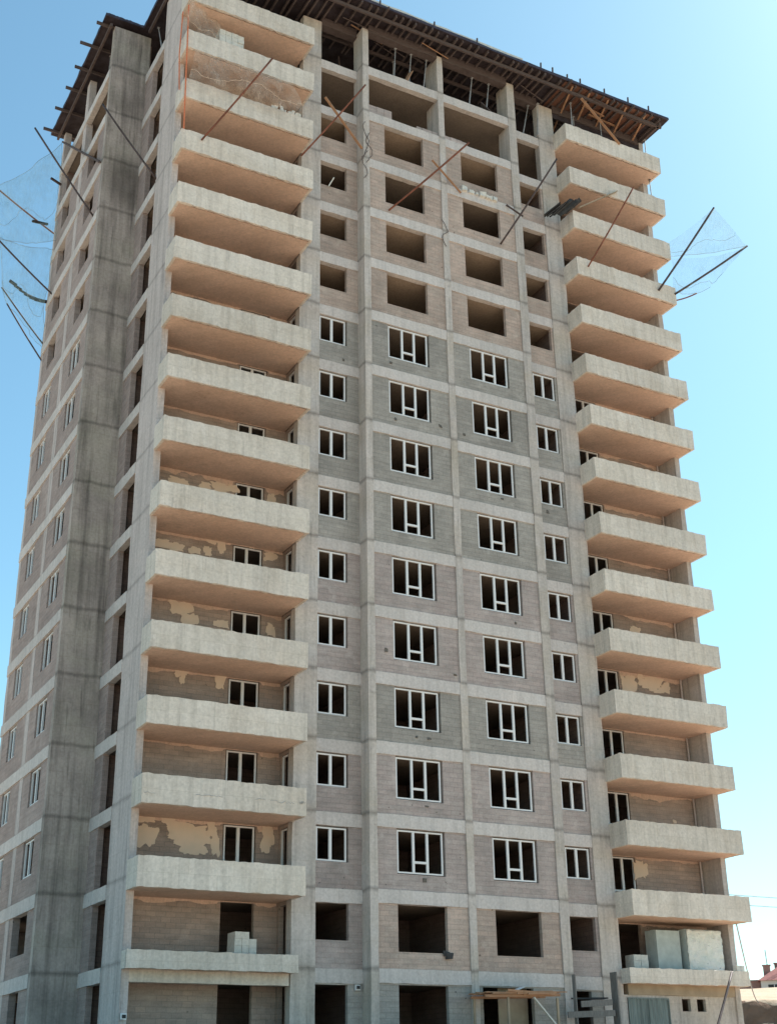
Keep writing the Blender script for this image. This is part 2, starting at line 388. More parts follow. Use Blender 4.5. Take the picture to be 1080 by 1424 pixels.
# left flank: opening, jamb, wing wall
for k in range(0, 17):
    z = zf(k); top = H - BD if k < 16 else 2.3
    if k <= 15:
        m = MB(); m.box(-10.05, -9.8, 4.9, 6.03, z, z + top); P(m, 'jamb_wall', 'side_block')
        m = MB(); m.box(-9.75, -9.6, 3.1, 3.35, z, z + top); P(m, 'jamb_wall', 'side_block')
    if k <= 14:
        h = [(7.6, 9.3, z + .9, z + top + .001), (12.8, 14.3, z + .9, z + top + .001)]
        if k == 1: h[0] = (7.6, 9.9, z + .85, z + top + .001)
        if k == 0: h = [(7.9, 9.4, z, z + top + .001)]
        m = MB(); m.wall_y(-11.895, -11.6, 6.4, 15.42, z, z + top, h); P(m, 'side_wall', 'side_block')
# rear and right flank, closed block walls
for k in range(0, 15):
    z = zf(k)
    m = MB(); m.wall_x(-11.6, 18.6, 15.5, 15.7, z, z + 2.52, [(x, x + 1.6, z + .9, z + 2.5) for x in (-9.5, -4.0, 1.5, 8.5, 14.0)]); P(m, 'rear_wall', 'mixed_block')
    m = MB(); m.wall_y(18.6, 18.86, 3.1, 15.5, z, z + 2.52, [(5.0, 6.5, z + .9, z + 2.5), (10.0, 11.5, z + .9, z + 2.5)]); P(m, 'flank_wall', 'mixed_block')
    pm = MB()
    pm.box(-9.7, 18.5, 5.2, 5.35, z, z + 2.52)
    for x in (-2.62, -.22, 4.32, 8.9, 11.28): pm.box(x, x + .14, 1.06 if x > 4 else 1.25, 5.2, z, z + 2.52)
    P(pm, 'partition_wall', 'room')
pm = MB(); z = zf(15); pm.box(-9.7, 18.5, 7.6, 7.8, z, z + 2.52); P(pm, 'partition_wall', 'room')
pm = MB(); pm.box(5.75, 7.18, .5, .54, -3.0, -.56); P(pm, 'plywood_hoarding', 'tan')

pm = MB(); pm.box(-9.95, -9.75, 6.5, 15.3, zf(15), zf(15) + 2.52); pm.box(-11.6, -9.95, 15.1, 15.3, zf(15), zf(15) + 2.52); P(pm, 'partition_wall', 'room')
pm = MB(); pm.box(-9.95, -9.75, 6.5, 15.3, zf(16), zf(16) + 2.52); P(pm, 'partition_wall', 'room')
for x, z0, ln in ((-.2, 41.2, 2.4), (-.05, 40.6, 2.0), (-.3, 39.4, 1.8), (4.3, 36.6, 1.6)):
    pts = [(x + .16 * math.sin(i * .33 + z0) + .1 * noise.noise(Vector((x, i * .3, z0))), -.06, z0 - ln * i / 24) for i in range(25)]; P(MB().tube(pts, .016, 5), 'loose_cable', 'timber')
# ---- window frames
def win(x0, x1, z0, z1, y, kind):
    d = .07; t = .06; m = MB()
    m.box(x0, x0 + t, y, y + d, z0, z1); m.box(x1 - t, x1, y, y + d, z0, z1)
    m.box(x0 + t, x1 - t, y + .002, y + d - .002, z0, z0 + t); m.box(x0 + t, x1 - t, y + .002, y + d - .002, z1 - t, z1)
    f = P(m, 'window' if kind != 'door' else 'balcony_door', 'white')
    def mul(a, b): q = MB(); q.box(a, b, y - .006, y + d + .006, z0 + t, z1 - t); P(q, 'mullion', 'white', f)
    if kind == 'three':
        w_ = (x1 - x0); a = x0 + w_ * .355; b = x0 + w_ * .66; mul(a - .05, a + .05); mul(b - .05, b + .05)
        q = MB(); zt = z0 + (z1 - z0) * .27; q.box(a + .05, b - .05, y, y + d, zt - .045, zt + .045); P(q, 'transom', 'white', f)
    else:
        c = (x0 + x1) / 2 - .04; mul(c - .06, c + .06)
        if kind == 'door': q = MB(); q.box(x0 + t, x1 - t, y, y + d, z0 + .85, z0 + .93); P(q, 'transom', 'white', f)
    return f
protos = [win(-2.38, -1.03, 4.07, 5.40, .74, 'two'), win(.95, 3.1, 3.68, 5.40, .09, 'three'), win(5.55, 7.7, 3.68, 5.40, .09, 'three'), win(9.75, 11.02, 4.07, 5.40, .74, 'two'),
          win(-5.8, -4.5, 3.02, 5.42, 2.03, 'door'), win(13.25, 14.55, 3.02, 5.42, 2.03, 'door')]
def win_y(x, y0, y1, z0, z1, name='window'):
    d = .07; t = .06; m = MB()
    m.box(x, x + d, y0, y0 + t, z0, z1); m.box(x, x + d, y1 - t, y1, z0, z1); m.box(x + .002, x + d - .002, y0 + t, y1 - t, z0, z0 + t); m.box(x + .002, x + d - .002, y0 + t, y1 - t, z1 - t, z1)
    f = P(m, name, 'white'); c = (y0 + y1) / 2; q = MB(); q.box(x - .005, x + d + .005, c - .06, c + .06, z0 + t, z1 - t); P(q, 'mullion', 'white', f)
    return f
protos += [win_y(-11.83, 7.64, 9.2, 3.93, 5.40), win_y(-11.83, 12.84, 14.2, 3.93, 5.40)]
m = MB(); m.box(-3.44, -3.37, 1.14, 1.2, 3, 5.32); m.box(-3.44, -3.37, 1.7, 1.76, 3, 5.32); m.box(-3.44, -3.37, 1.2, 1.7, 5.26, 5.32)
protos.append(P(m, 'side_door', 'white'))
for k in range(3, 11):
    for p in protos: copy_tree(p, B, (k - 2) * H)

# ---- plaster patches left on the loggia walls
NPATCH = [0]
def patch(cx, cz, rx, rz, wall_k=None, wob=.28, n=72, seed=0):
    ph = [random.uniform(0, 6.28) for _ in range(5)]; o = []
    for i in range(n):
        a = 2 * math.pi * i / n; r = 1 + wob * (.5 * math.sin(2 * a + ph[0]) + .4 * math.sin(3 * a + ph[1]) + .35 * math.sin(5 * a + ph[2]) + .25 * math.sin(9 * a + ph[3]) + .5 * noise.noise(Vector((math.cos(a) * 4 + cx, math.sin(a) * 4, cz))) + .35 * noise.noise(Vector((math.cos(a) * 11 + cx, math.sin(a) * 11, cz))))
        ca, sa = math.cos(a), math.sin(a); e = .62
        o.append((cx + rx * r * math.copysign(abs(ca) ** e, ca), cz + rz * r * math.copysign(abs(sa) ** e, sa)))
    NPATCH[0] += 1; P(MB().prism(o, 1.994 - .0016 * NPATCH[0] % .03, 1.999), 'plaster_patch', 'plaster')
for a in [(-8.45, 4.55, 0, 0)][:0]: patch(*a)
for cx, cz, rx, rz in [
    (-9.05, 4.75, .42, .45), (-9.2, 5.38, .45, .14), (-7.3, 4.95, .95, .42), (-7.0, 4.45, .5, .3), (-8.15, 5.42, .25, .14), (-3.95, 5.0, .28, .5), (-6.15, 4.6, .16, .45), (-6.35, 5.2, .2, .25),
    (-7.9, 11.5, .3, .25), (-7.85, 11.15, .12, .2), (-6.2, 11.3, .22, .35), (-8.1, 14.2, .45, .32), (-7.7, 13.75, .35, .3), (-6.25, 13.75, .3, .18), (-4.0, 13.8, .2, .28),
    (-9.05, 16.9, .5, .22), (-8.4, 16.85, .3, .2), (-7.6, 16.85, .25, .17), (-7.0, 16.95, .2, .2), (-6.4, 17.3, .18, .35), (-6.85, 17.45, .28, .13), (-4.1, 17.2, .3, .2), (-5.0, 17.53, .12, .1),
    (-8.5, 19.95, .4, .18), (-7.25, 19.98, .28, .15), (-6.55, 20.02, .4, .25), (-5.95, 20.1, .25, .2), (-4.1, 20.0, .18, .25),
    (15.15, 13.75, .5, .55), (16.6, 14.1, .75, .3), (17.5, 13.95, .3, .25), (16.9, 13.75, .4, .12), (15.95, 14.4, .2, .18), (15.95, 16.7, .35, .25), (14.85, 4.9, .36, .42), (15.5, 7.1, .12, .1), (17.2, 7.3, .1, .09)]:
    patch(cx, cz, rx, rz)
for k in range(1, 13):                  # ragged lower edge of the ceiling plaster on each loggia wall
    for x0, x1 in ((-9.75, -3.5), (12.3, 18.5)):
        zt = zf(k) + H - .518; n = 90; amp = random.uniform(.1, .38); of = random.uniform(0, 99); low = []
        for i in range(n + 1):
            x = x0 + (x1 - x0) * i / n; q = noise.noise(Vector((x * .7, of, 0))) * .8 + noise.noise(Vector((x * 2.6, of, 3))) * .4 + noise.noise(Vector((x * 9, of, 5))) * .12
            dcut = .03 if (x0 < 0 and -5.95 < x < -4.35) or (x0 > 0 and 13.1 < x < 14.7) else 3
            low.append((x, zt - min(dcut, max(.012, .06 + amp * (q + .35)))))
        P(MB().prism([(x0, zt)] + low + [(x1, zt)], 1.9925, 1.9995), 'ceiling_plaster', 'soffit')
# scrawled paint marks, stubs of cable and broken plaster on the facade
def squiggle(x0, x1, z, n, amp, y=-.607):
    pts = [(x0 + (x1 - x0) * i / n + random.uniform(-.04, .04), y, z + .6 * random.uniform(-amp, amp)) for i in range(n + 1)]
    P(MB().tube(pts, .011, 5), 'paint_scrawl', 'mark')
squiggle(-7.98, -6.95, 5.93, 12, .035); squiggle(-5.6, -5.15, 5.96, 6, .06); squiggle(-4.95, -3.95, 5.94, 18, .08); squiggle(-3.72, -3.5, 5.97, 9, .17); squiggle(-10.0, -9.6, 5.85, 6, .06)
for x, y, z in ((-1.2, .69, 27.2), (-1.6, .69, 26.85), (1.2, .03, 24.3), (1.0, .03, 27.3), (3.6, .03, 24.5), (1.9, .03, 9.3), (2.5, .03, 9.28), (6.9, .03, 21.4), (10.0, .69, 21.55), (3.9, .03, 12.3), (.5, .03, 12.9), (2.1, .03, 3.35), (7.3, .03, 15.2), (2.3, .03, 6.4), (4.9, .03, 24.35)):
    MBx = MB().box(x, x + random.uniform(.08, .2), y - .012, y + .04, z, z + random.uniform(.06, .18), .025); P(MBx, 'wall_hole', 'hole')
m = MB(); m.box(2.95, 3.25, -.01, .06, .55, .72, .04); m.box(3.05, 3.35, -.02, .06, .42, .62, .05); P(m, 'wall_hole', 'dark')
m = MB(); m.tube([(18.45, 1.9, 3.05), (18.45, 1.9, 44.4)], .05); P(m, 'drain_pipe', 'sidecol')

# ------------------------------------------------------------------ roof formwork
F = thing('roof_formwork', 'dark plywood roof formwork with timber joists overhanging the top of the tower', 'formwork', (4.4, 7.0, 47.4))
m = MB(); m.box(-10.45, 19.15, -1.42, 16.4, 47.86, 47.98); m.box(-12.5, -10.45, 5.75, 16.5, 47.86, 47.98); m.build('deck', 'ply', F)
def jo(a, b, wx=.09, wz=.17): a = (a[0], a[1], a[2] + random.uniform(-.05, .03)); b = (b[0] + random.uniform(-.12, .12), b[1], b[2]); MB().bar(a, b, wx, wz).build('joist', 'timber', F)
x = -9.9; i = 0
while x < 19.0:
    jo((x, -1.36 - (random.random() * .3 if i % 3 == 0 else 0), 47.77), (x, 2.4, 47.77)); x += .52 + random.uniform(-.22, .16); i += 1
for y in (6.4, 8.2, 10.1, 12.0, 13.9, 15.9): jo((-12.5 - random.uniform(.3, .8), y, 47.76), (-9.9, y, 47.76))
for y, x0, x1 in ((-.95, -10.3, 19.0), (1.5, -9.9, 18.6)): MB().bar((x0, y, 47.59), (x1, y, 47.59), .12, .18).build('bearer', 'timber', F)
for x, y0, y1 in ((-12.15, 6.0, 16.3), (-10.2, -.9, 5.6), (18.75, -1.2, 16)): MB().bar((x, y0, 47.59), (x, y1, 47.59), .12, .18).build('bearer', 'timber', F)
def edge(x0, x1, y0, y1, z0=47.84, z1=48.0): m = MB(); m.box(x0, x1, y0, y1, z0, z1, .02, 24); m.build('edge_board', 'film', F)
edge(-10.45, 19.2, -1.47, -1.42); edge(-10.5, -10.45, -1.47, 5.75); edge(-12.55, -10.45, 5.7, 5.75); edge(-12.55, -12.5, 5.75, 16.5); edge(19.15, 19.2, -1.42, 16.4)
m = MB(); m.box(-.8, 9.0, -1.36, -1.31, 48.02, 48.24, .02, 20); m.build('guard_board', 'pale', F)
for x0, x1, y in ((-2.43, -.35, .6), (0, 4.2, -.06), (4.55, 8.7, -.06), (9.2, 11.2, .6), (12.3, 18.5, .62)):
    m = MB(); m.box(x0, x1, y, y + .05, 47.3, 47.84, .01, 8); m.box(x0, x1, y + .05, y + .4, 47.3, 47.36, .01, 8); m.box(x0, x1, y + .4, y + .45, 47.3, 47.84, .01, 8); m.build('beam_form', 'timber', F)
for x in (0.0, 3.3, 6.0, 10.2, 11.0, 12.0, 12.9, 14.6, 16.3, 17.8, -.6): MB().bar((x, -1.38, 47.98), (x + .02, -1.38, 48.32 + random.random() * .12), .07, .07).build('peg', 'timber', F)
for x in (12.4, 13.6, 14.9, 16.2, 17.6): m = MB(); m.bar((x, -1.3, 47.72), (x + .9, 2.0, 47.3), .1, .05); m.build('brace', 'fresh', F)
m = MB(); m.box(12.3, 18.6, .7, .74, 47.0, 47.8, .02, 10); m.build('beam_form', 'ply', F)

for i in range(26):
    x = random.uniform(-2, 18.5); y = random.uniform(2.6, 6.5); MB().bar((x, y, 45.0), (x + random.uniform(-.3, .3), y, 47.75), .07, .07).build('post', 'timber', F)
for i in range(14):
    x = random.uniform(-2, 17); y = random.uniform(-1.2, 1.0); MB().bar((x, y, 47.66), (x + random.uniform(.8, 2.2), y + random.uniform(-.5, .5), 47.62 - random.random() * .25), .12, .04, random.random()).build('loose_board', 'timber' if i % 3 else 'fresh', F)
for x in (11.9, 13.5, 15.1, 16.7): m = MB(); m.box(x, x + 1.56, -1.3, 1.9, 47.835, 47.858, .008); m.build('sheet', 'redply', F)
# steel props holding the deck
def prop(base, top, label):
    b, t = Vector(base), Vector(top); o = thing('steel_prop', label, 'prop', base, 'steel props under the roof formwork'); mid = b.lerp(t, .55)
    MB().tube([b, mid], .038).build('outer_tube', 'steel', o); MB().tube([mid, t], .028).build('inner_tube', 'steel', o)
    q = MB(); q.box(b.x - .07, b.x + .07, b.y - .07, b.y + .07, b.z, b.z + .012); q.box(t.x - .07, t.x + .07, t.y - .07, t.y + .07, t.z - .012, t.z); q.build('plate', 'steel', o)
PR = [((1.72, .35, 45), (1.85, .35, 47.28), 'grey steel prop, leftmost in the wide opening left of the middle top-floor column'),
      ((2.28, 1.5, 45), (2.35, 1.5, 47.5), 'thin grey prop set back behind the two front props of the left wide top opening'),
      ((2.62, .35, 45), (2.82, .35, 47.28), 'grey steel prop rising beside the tilted board in the left wide top opening'),
      ((3.52, .35, 45), (3.78, .35, 47.28), 'leaning grey prop nearest the middle column in the left wide top opening'),
      ((6.40, .35, 45), (6.70, .35, 47.28), 'grey prop left of the two in the wide opening right of the middle top column'),
      ((7.50, .35, 45), (7.80, .35, 47.28), 'grey prop right of the two in the wide opening right of the middle top column'),
      ((10.25, .8, 45), (10.75, .8, 47.28), 'leaning grey prop in the narrow top opening by the right-hand balconies'),
      ((11.05, .5, 45), (11.15, .4, 47.28), 'grey prop standing against the wide column beside the top right balcony'),
      ((12.9, -.3, 45.0), (12.95, -.3, 47.5), 'grey prop at the inner end of the top right balcony under the deck'),
      ((13.6, .4, 45.0), (13.62, .4, 47.3), 'grey prop second from the inner end of the top right balcony'),
      ((14.1, 1.5, 45.0), (14.12, 1.5, 47.5), 'short looking prop deep in the top right balcony behind the diagonal plank'),
      ((15.4, .2, 45.0), (15.42, .2, 47.5), 'grey prop in the middle of the top right balcony'),
      ((18.75, .3, 45.0), (18.78, .3, 47.5), 'prop against the sky at the outer end of the top right balcony'),
      ((18.75, .2, 42.0), (18.7, .2, 44.5), 'prop against the sky one storey below the top right balcony'),
      ((-11.5, 8.4, 45.0), (-11.5, 8.2, 47.5), 'prop at the top of the left wing beside the concrete wall'),
      ((-11.5, 13.0, 45.0), (-11.5, 12.6, 47.5), 'prop at the far end of the left wing under the deck'),
      ((-9.8, 4.2, 45.0), (-9.9, 5.0, 47.5), 'leaning prop in the gap between the tower and its left wing')]
for a in PR: prop(*a)

# ------------------------------------------------------------------ net poles, planks, ropes, nets
def pole(a, b, r, mat, label, name='net_pole', cat='pole', group='poles propping the safety nets'):
    a, b = Vector(a), Vector(b); pts = [a.lerp(b, i / 6) + Vector((0, 0, -.05 * math.sin(math.pi * i / 6))) for i in range(7)]
    tag(MB().tube(pts, r).build(name, mat, None, True), label, cat, group)
pole((-11.85, 7.14, 36.0), (-15.0, 8.48, 41.46), .05, 'pole', 'dark pole leaning out across the wing wall, highest on the left side')
pole((-11.85, 16.1, 40.8), (-15.4, 15.74, 42.55), .05, 'rust', 'brownish pole reaching out under the upper left net from the wing corner')
pole((-11.85, 14.65, 35.8), (-15.2, 14.79, 38.62), .05, 'pole', 'dark pole holding the middle of the left net')
pole((-11.85, 15.69, 33.2), (-14.2, 16.95, 36.95), .045, 'pole', 'dark pole, upper of the close pair low on the left net')
pole((-11.85, 15.61, 32.1), (-14.0, 16.0, 35.42), .045, 'pole', 'dark pole, lower of the close pair low on the left net')
pole((-10.05, 3.0, 36.16), (-12.69, 4.2, 40.63), .05, 'pole', 'long dark pole slanting across the bare concrete wall of the wing')
pole((-9.16, -.66, 36.19), (-6.53, -2.6, 40.61), .045, 'rust', 'rusty pole slanting up across the netted left balconies')
pole((-4.08, -.66, 37.17), (-1.35, -2.2, 41.45), .045, 'rust', 'rusty pole crossing the light plank beside the left balconies')
pole((1.03, -.06, 36.09), (4.36, -2.6, 39.75), .05, 'rust', 'dark red pole slanting across the bare wall in the middle of the front')
pole((7.68, -.06, 36.21), (9.84, -2.6, 40.73), .05, 'pole', 'dark pole slanting past the narrow windows left of the right balconies')
pole((12.87, -.66, 36.07), (14.72, -2.8, 40.45), .045, 'rust', 'thin rusty pole slanting across the right balconies')
pole((17.66, -.66, 36.01), (20.8, -2.5, 41.41), .06, 'pole', 'steeper dark pole holding the right net against the sky')
pole((18.85, -.62, 36.13), (23.29, -2.2, 39.79), .06, 'pole', 'flatter dark pole holding the outer tip of the right net')
pole((18.9, -.55, 35.76), (20.2, -.9, 36.42), .04, 'rust', 'short reddish bar below the right net at the balcony corner')
pole((14.09, -2.5, -2.9), (17.02, -1.0, .22), .055, 'pole', 'dark pole leaning against the ground floor below the foil pack', group='loose poles')
def plank(a, b, w_, t_, mat, label, roll=0.0): tag(MB().bar(a, b, w_, t_, roll).build('plank', mat), label, 'plank')
plank((-.48, -.12, 39.34), (-2.94, -.9, 41.05), .12, .06, 'fresh', 'light wooden plank crossing a rusty pole near the middle column')
plank((5.36, -.08, 38.67), (3.47, -.4, 39.88), .1, .05, 'fresh', 'light plank lying across the dark red pole on the middle of the front')
plank((13.1, -1.1, 47.3), (16.0, -.64, 45.45), .14, .05, 'fresh', 'diagonal light plank bracing the deck above the top right balcony')
plank((2.3, .12, 45.02), (2.75, .3, 46.0), .3, .05, 'fresh', 'tilted board leaning on a prop in the top left wide opening')
plank((7.7, .12, 45.0), (7.25, .4, 45.7), .32, .05, 'timber', 'short board leaning among props in the top right wide opening')
plank((-12.1, 15.1, 46.5), (-12.02, 6.4, 38.9), .13, .1, 'timber', 'long timber slanting down the left wing from the deck corner')
plank((12.4, -.9, 39.6), (15.4, -.66, 41.9), .16, .05, 'tan', 'tan plank rising along the underside of a high right balcony')
plank((8.2, -.06, 38.9), (9.0, -.4, 38.2), .1, .05, 'timber', 'short dark stick beside the pole left of the right balconies')
plank((-13.3, 15.2, 40.6), (-12.4, 15.4, 40.8), .14, .1, 'dark', 'dark offcut caught low in the left net')
plank((-12.6, 14.9, 43.6), (-11.95, 15.1, 43.5), .12, .1, 'pole', 'short dark stub sticking out of the wing corner')
# nets
def net(c00, c10, c11, c01, sag, name, mat, label, edges=(0, 1, 2, 3), cmat='cord', nu=36, nv=20, seed=0, bulge=Vector((0, 0, -1))):
    c00, c10, c11, c01 = map(Vector, (c00, c10, c11, c01)); m = MB()
    for i in range(nu + 1):
        for k in range(nv + 1):
            u, v = i / nu, k / nv; p = c00.lerp(c10, u).lerp(c01.lerp(c11, u), v)
            p = p + bulge * (sag * 4 * u * (1 - u) * (.35 + .65 * math.sin(math.pi * v))) + Vector((1, 1, 1)) * (.34 * noise.noise(p * .8 + Vector((seed, 0, 0)))) + Vector((.3, -.5, .2)) * (.22 * noise.noise(Vector((u * 9 + seed, v * 1.5, seed))))
            m.v.append(tuple(p))
    for i in range(nu):
        for k in range(nv): a = i * (nv + 1) + k; m.f.append((a, a + 1, a + nv + 2, a + nv + 1))
    n_ = thing(name, label, 'safety net', c00); m.build('mesh_sheet', mat, n_, True)
    def row(f, N): return [m.v[f(i)] for i in range(N + 1)]
    al = (row(lambda i: i * (nv + 1), nu), row(lambda i: i * (nv + 1) + nv, nu), row(lambda i: i, nv), row(lambda i: nu * (nv + 1) + i, nv))
    for e in edges: MB().tube(al[e], .011, 5).build('edge_cord', cmat, n_)
    MB().tube(row(lambda i: i * (nv + 1) + int(nv * (.6 + .15 * math.sin(i * .25))), nu), .010, 5).build('fold', cmat, n_)
    return n_
net((-11.95, 15.7, 46.9), (-15.4, 15.74, 42.55), (-15.2, 14.79, 38.62), (-11.95, 15.0, 39.6), .8, 'safety_net', 'net', 'pale blue debris net ballooning from the upper left corner of the tower', seed=1)
net((-11.95, 15.4, 39.3), (-15.2, 14.79, 38.62), (-14.0, 16.0, 35.42), (-11.95, 15.7, 33.0), .5, 'safety_net', 'net', 'lower slack debris net with a dark fold on the left side', seed=5)
net((18.6, -.6, 39.4), (20.8, -2.5, 41.41), (23.29, -2.2, 39.79), (18.9, -.6, 38.7), .35, 'safety_net', 'net', 'faint debris net stretched between the two dark poles on the right', edges=(1,), seed=3)
net((18.9, -.6, 38.6), (23.29, -2.2, 39.75), (21.0, -1.2, 36.9), (18.9, -.5, 36.4), .9, 'safety_net', 'net', 'slack lower fold of the debris net on the right corner', edges=(1,), seed=8)
net((-9.7, -.75, 41.3), (-4.6, -.75, 41.3), (-3.9, -.72, 39.7), (-9.9, -.72, 39.2), .5, 'safety_net', 'brownnet', 'brown net draped over the third balcony from the top on the left', edges=(), cmat='plaster', seed=4, bulge=Vector((0, -.6, -.5)))
net((-10.15, -.7, 44.4), (-7.2, .6, 44.3), (-7.4, .4, 42.6), (-10.15, -.7, 42.6), .25, 'safety_net', 'brownnet', 'brown net closing the left end of the second balcony from the top', edges=(), cmat='plaster', seed=6)
tag(MB().tube([(-10.19, -.74, 43.9), (-10.16, -.78, 41.5), (-10.12, -.74, 39.5), (-10.06, -.7, 36.5)], .035).build('hoist_rope', 'orange'), 'orange rope hanging down the outer corner of the upper left balconies', 'rope')
tag(MB().tube([(-10.25, -.1, 44.0), (-10.24, .1, 41.5), (-10.2, -.1, 39.2)], .03).build('hoist_rope', 'orange'), 'second dull orange rope hanging behind the bright one on the left balconies', 'rope')
dk = MB()
for i in range(9): dk.bar((-14.0 + .28 * i, 16.0 - .05 * i, 36.9 - .12 * i - .35 * math.sin(i / 8 * 3.1)), (-13.6 + .28 * i, 15.95 - .05 * i, 36.8 - .12 * i - .35 * math.sin((i + 1) / 8 * 3.1)), .16, .12, .3 * i)
tag(dk.build('rubble_bundle', 'dark'), 'dark roll of rubble sagging in the lower left net', 'bundle')

# loose things on the facade
def stack(x0, x1, y0, y1, z0, nx, nz, mat, label, cat='block stack', name='block_stack', ragged=.0):
    o = thing(name, label, cat, ((x0 + x1) / 2, (y0 + y1) / 2, z0)); bw = (x1 - x0) / nx; bh = .25
    for k in range(nz):
        m = MB()
        for i in range(nx):
            if k == nz - 1 and random.random() < ragged: continue
            j = random.uniform(-.02, .02); m.box(x0 + i * bw + .006, x0 + (i + 1) * bw - .006, y0 + j, y1 + j, z0 + k * bh + .004, z0 + (k + 1) * bh)
        m.build('block_course', mat, o)
stack(-5.62, -4.72, 1.0, 1.75, 0, 3, 5, 'aac', 'pale aerated blocks piled before the dark lower left balcony doorway', ragged=.3)
stack(13.1, 13.9, .8, 1.4, 0, 2, 4, 'aac', 'small pale block pile beside the grey boards on the lower right balcony')
stack(-8.25, -6.95, .1, .8, 42.0, 4, 8, 'aac', 'tall pale block stack on the second balcony from the top at left')
stack(15.6, 17.2, .2, .7, 42.0, 4, 5, 'aac', 'low pale block row on the second balcony from the top at right')
stack(.02, 1.35, .02, .35, 42.0, 3, 2, 'mixed_block', 'few blocks laid beside the column in the left open bay below the top storey')
stack(2.9, 4.15, .1, .45, 42.0, 4, 1, 'mixed_block', 'single short course of blocks near the middle column below the top storey')
stack(4.6, 6.0, .05, .35, 42.0, 4, 1, 'mixed_block', 'single course of blocks right of the middle column below the top storey')
stack(18.3, 18.75, .05, .3, .37, 2, 1, 'aac', 'two loose blocks on the outer end of the lowest right parapet', ragged=0)
o = thing('board_pack', 'upright grey insulation boards leaning beside the foil pack on the lower right balcony', 'boards', (15.0, 1.2, 0))
for i in range(6): m = MB(); m.box(14.42, 15.75, .75 + .13 * i, .87 + .13 * i, 0, 2.1 + random.uniform(-.02, .02), .006); m.build('board', 'board', o)
o = thing('foil_pack', 'silvery foil wrapped pack of boards on the lower right balcony', 'foil pack', (17.0, .9, 0))
m = MB(); m.box(16.0, 18.05, .62, 1.5, .0, 2.16, .02, 10); m.build('pack', 'board', o)
m = MB(); nx, nz = 26, 26
for i in range(nx + 1):
    for k in range(nz + 1): m.v.append((16.02 + 2.03 * i / nx, .57 + (.05 + .06 * max(0, 1 - k / 9)) * noise.noise(Vector((i * .45, k * .45, 1))) + .03 * noise.noise(Vector((i * 1.1, k * 1.1, 4))), .05 + 2.1 * k / nz + .03 * noise.noise(Vector((i * .3, 4, k * .2)))))
for i in range(nx):
    for k in range(nz): a = i * (nz + 1) + k; m.f.append((a, a + nz + 1, a + nz + 2, a + 1))
fo = m.build('foil_sheet', 'foil', o, True); sm = fo.modifiers.new('thick', 'SOLIDIFY'); sm.thickness = .01
dm = MB(); 
for i in range(8): a = (10.6 + i * .16, -.15 - .05 * i, 38.95 + .04 * i + random.uniform(-.1, .1)); dm.bar(a, (a[0] + .75, a[1] - .5, a[2] + .75 + random.uniform(-.15, .15)), .25, .05, .3 * i)
tag(dm.build('board_bundle', 'dark'), 'dark bundle of torn boards tipped over the beam left of the right balconies', 'bundle')
rm = MB()
for i in range(14): x = random.uniform(5.6, 7.6); zz = 39.02; q = random.uniform(.05, .16); yy = random.uniform(-.1, .0); rm.box(x - q, x + q * .8, yy - q * .6, yy + .12, zz - .12, zz - .02 + q * random.uniform(.3, 1.6), q * .3)
tag(rm.build('rubble_pile', 'aac'), 'pale rubble and torn bags heaped under the high window with broken sill', 'rubble')
rm = MB()
for i in range(16): x = random.uniform(-5.6, -4.0); q = random.uniform(.03, .09); zz = 39.57 + random.uniform(0, .06); rm.box(x - q, x + q, -.58, -.5, zz - .03, zz + q * random.uniform(1, 4), q * .5)
tag(rm.build('scrap_heap', 'aac'), 'bright scraps caught on the parapet under the brown net at left', 'scraps')
tag(MB().bar((-2.0, .6, 36.95), (-1.75, .5, 37.5), .06, .05).build('offcut', 'aac'), 'pale stick poking from the dark narrow window high on the left', 'stick')
def lamp(x, y, z, label):
    o = thing('floodlight', label, 'lamp', (x, y, z)); m = MB(); m.box(x - .1, x + .1, y - .1, y - .02, z, z + .2, .012); m.build('housing', 'white', o); MB().tube([(x, y - .02, z + .1), (x, y + .06, z + .1)], .03).build('bracket', 'white', o); m = MB(); m.box(x - .07, x + .07, y - .125, y - .1, z + .04, z + .16); m.build('lens', 'dark', o)
lamp(-9.93, .58, -1.95, 'small white floodlight low on the left corner column'); lamp(-.62, .64, -.78, 'small white floodlight above the narrow ground floor opening')

# ------------------------------------------------------------------ ground floor things
o = thing('entrance_canopy', 'rough timber canopy of orange planks over the ground floor entrance', 'canopy', (5.8, -1.3, -3.1))
for i in range(10): y = -.2 - .13 * i; MB().bar((3.95 + random.uniform(-.15, .2), y, -.9 + random.uniform(-.05, .05)), (7.6 + random.uniform(-.5, .35), y + random.uniform(-.06, .06), -.8 + random.uniform(-.06, .06)), .125, .035, random.uniform(-.25, .25)).build('plank', 'fresh', o)
for i in range(7): MB().bar((4.0 + random.uniform(0, 2.2), -1.42 - .02 * i, -.86 + random.uniform(-.09, .09)), (5.6 + random.uniform(0, 2.1), -1.4 - .02 * i, -.84 + random.uniform(-.09, .09)), .05, random.uniform(.04, .1)).build('plank', 'fresh', o)
for y in (-.3, -1.35): MB().bar((3.95, y, -1.03), (7.5, y, -.93), .08, .1).build('bearer', 'fresh', o)
for x, y in ((5.05, -1.3), (7.4, -1.3), (4.1, -.3)): MB().bar((x, y, hgt(x, y) - .1), (x, y, -1.05), .07, .09).build('post', 'tan', o)
MB().bar((6.2, -1.4, -1.05), (8.2, -1.3, -3.0), .1, .06).build('brace', 'pale', o)
tag(MB().bar((5.6, -.9, -.78), (6.1, -.8, -.62), .3, .02).build('paper_bag', 'white'), 'crumpled white bag on top of the timber canopy', 'bag')
hm = MB(); nr, na = 8, 28
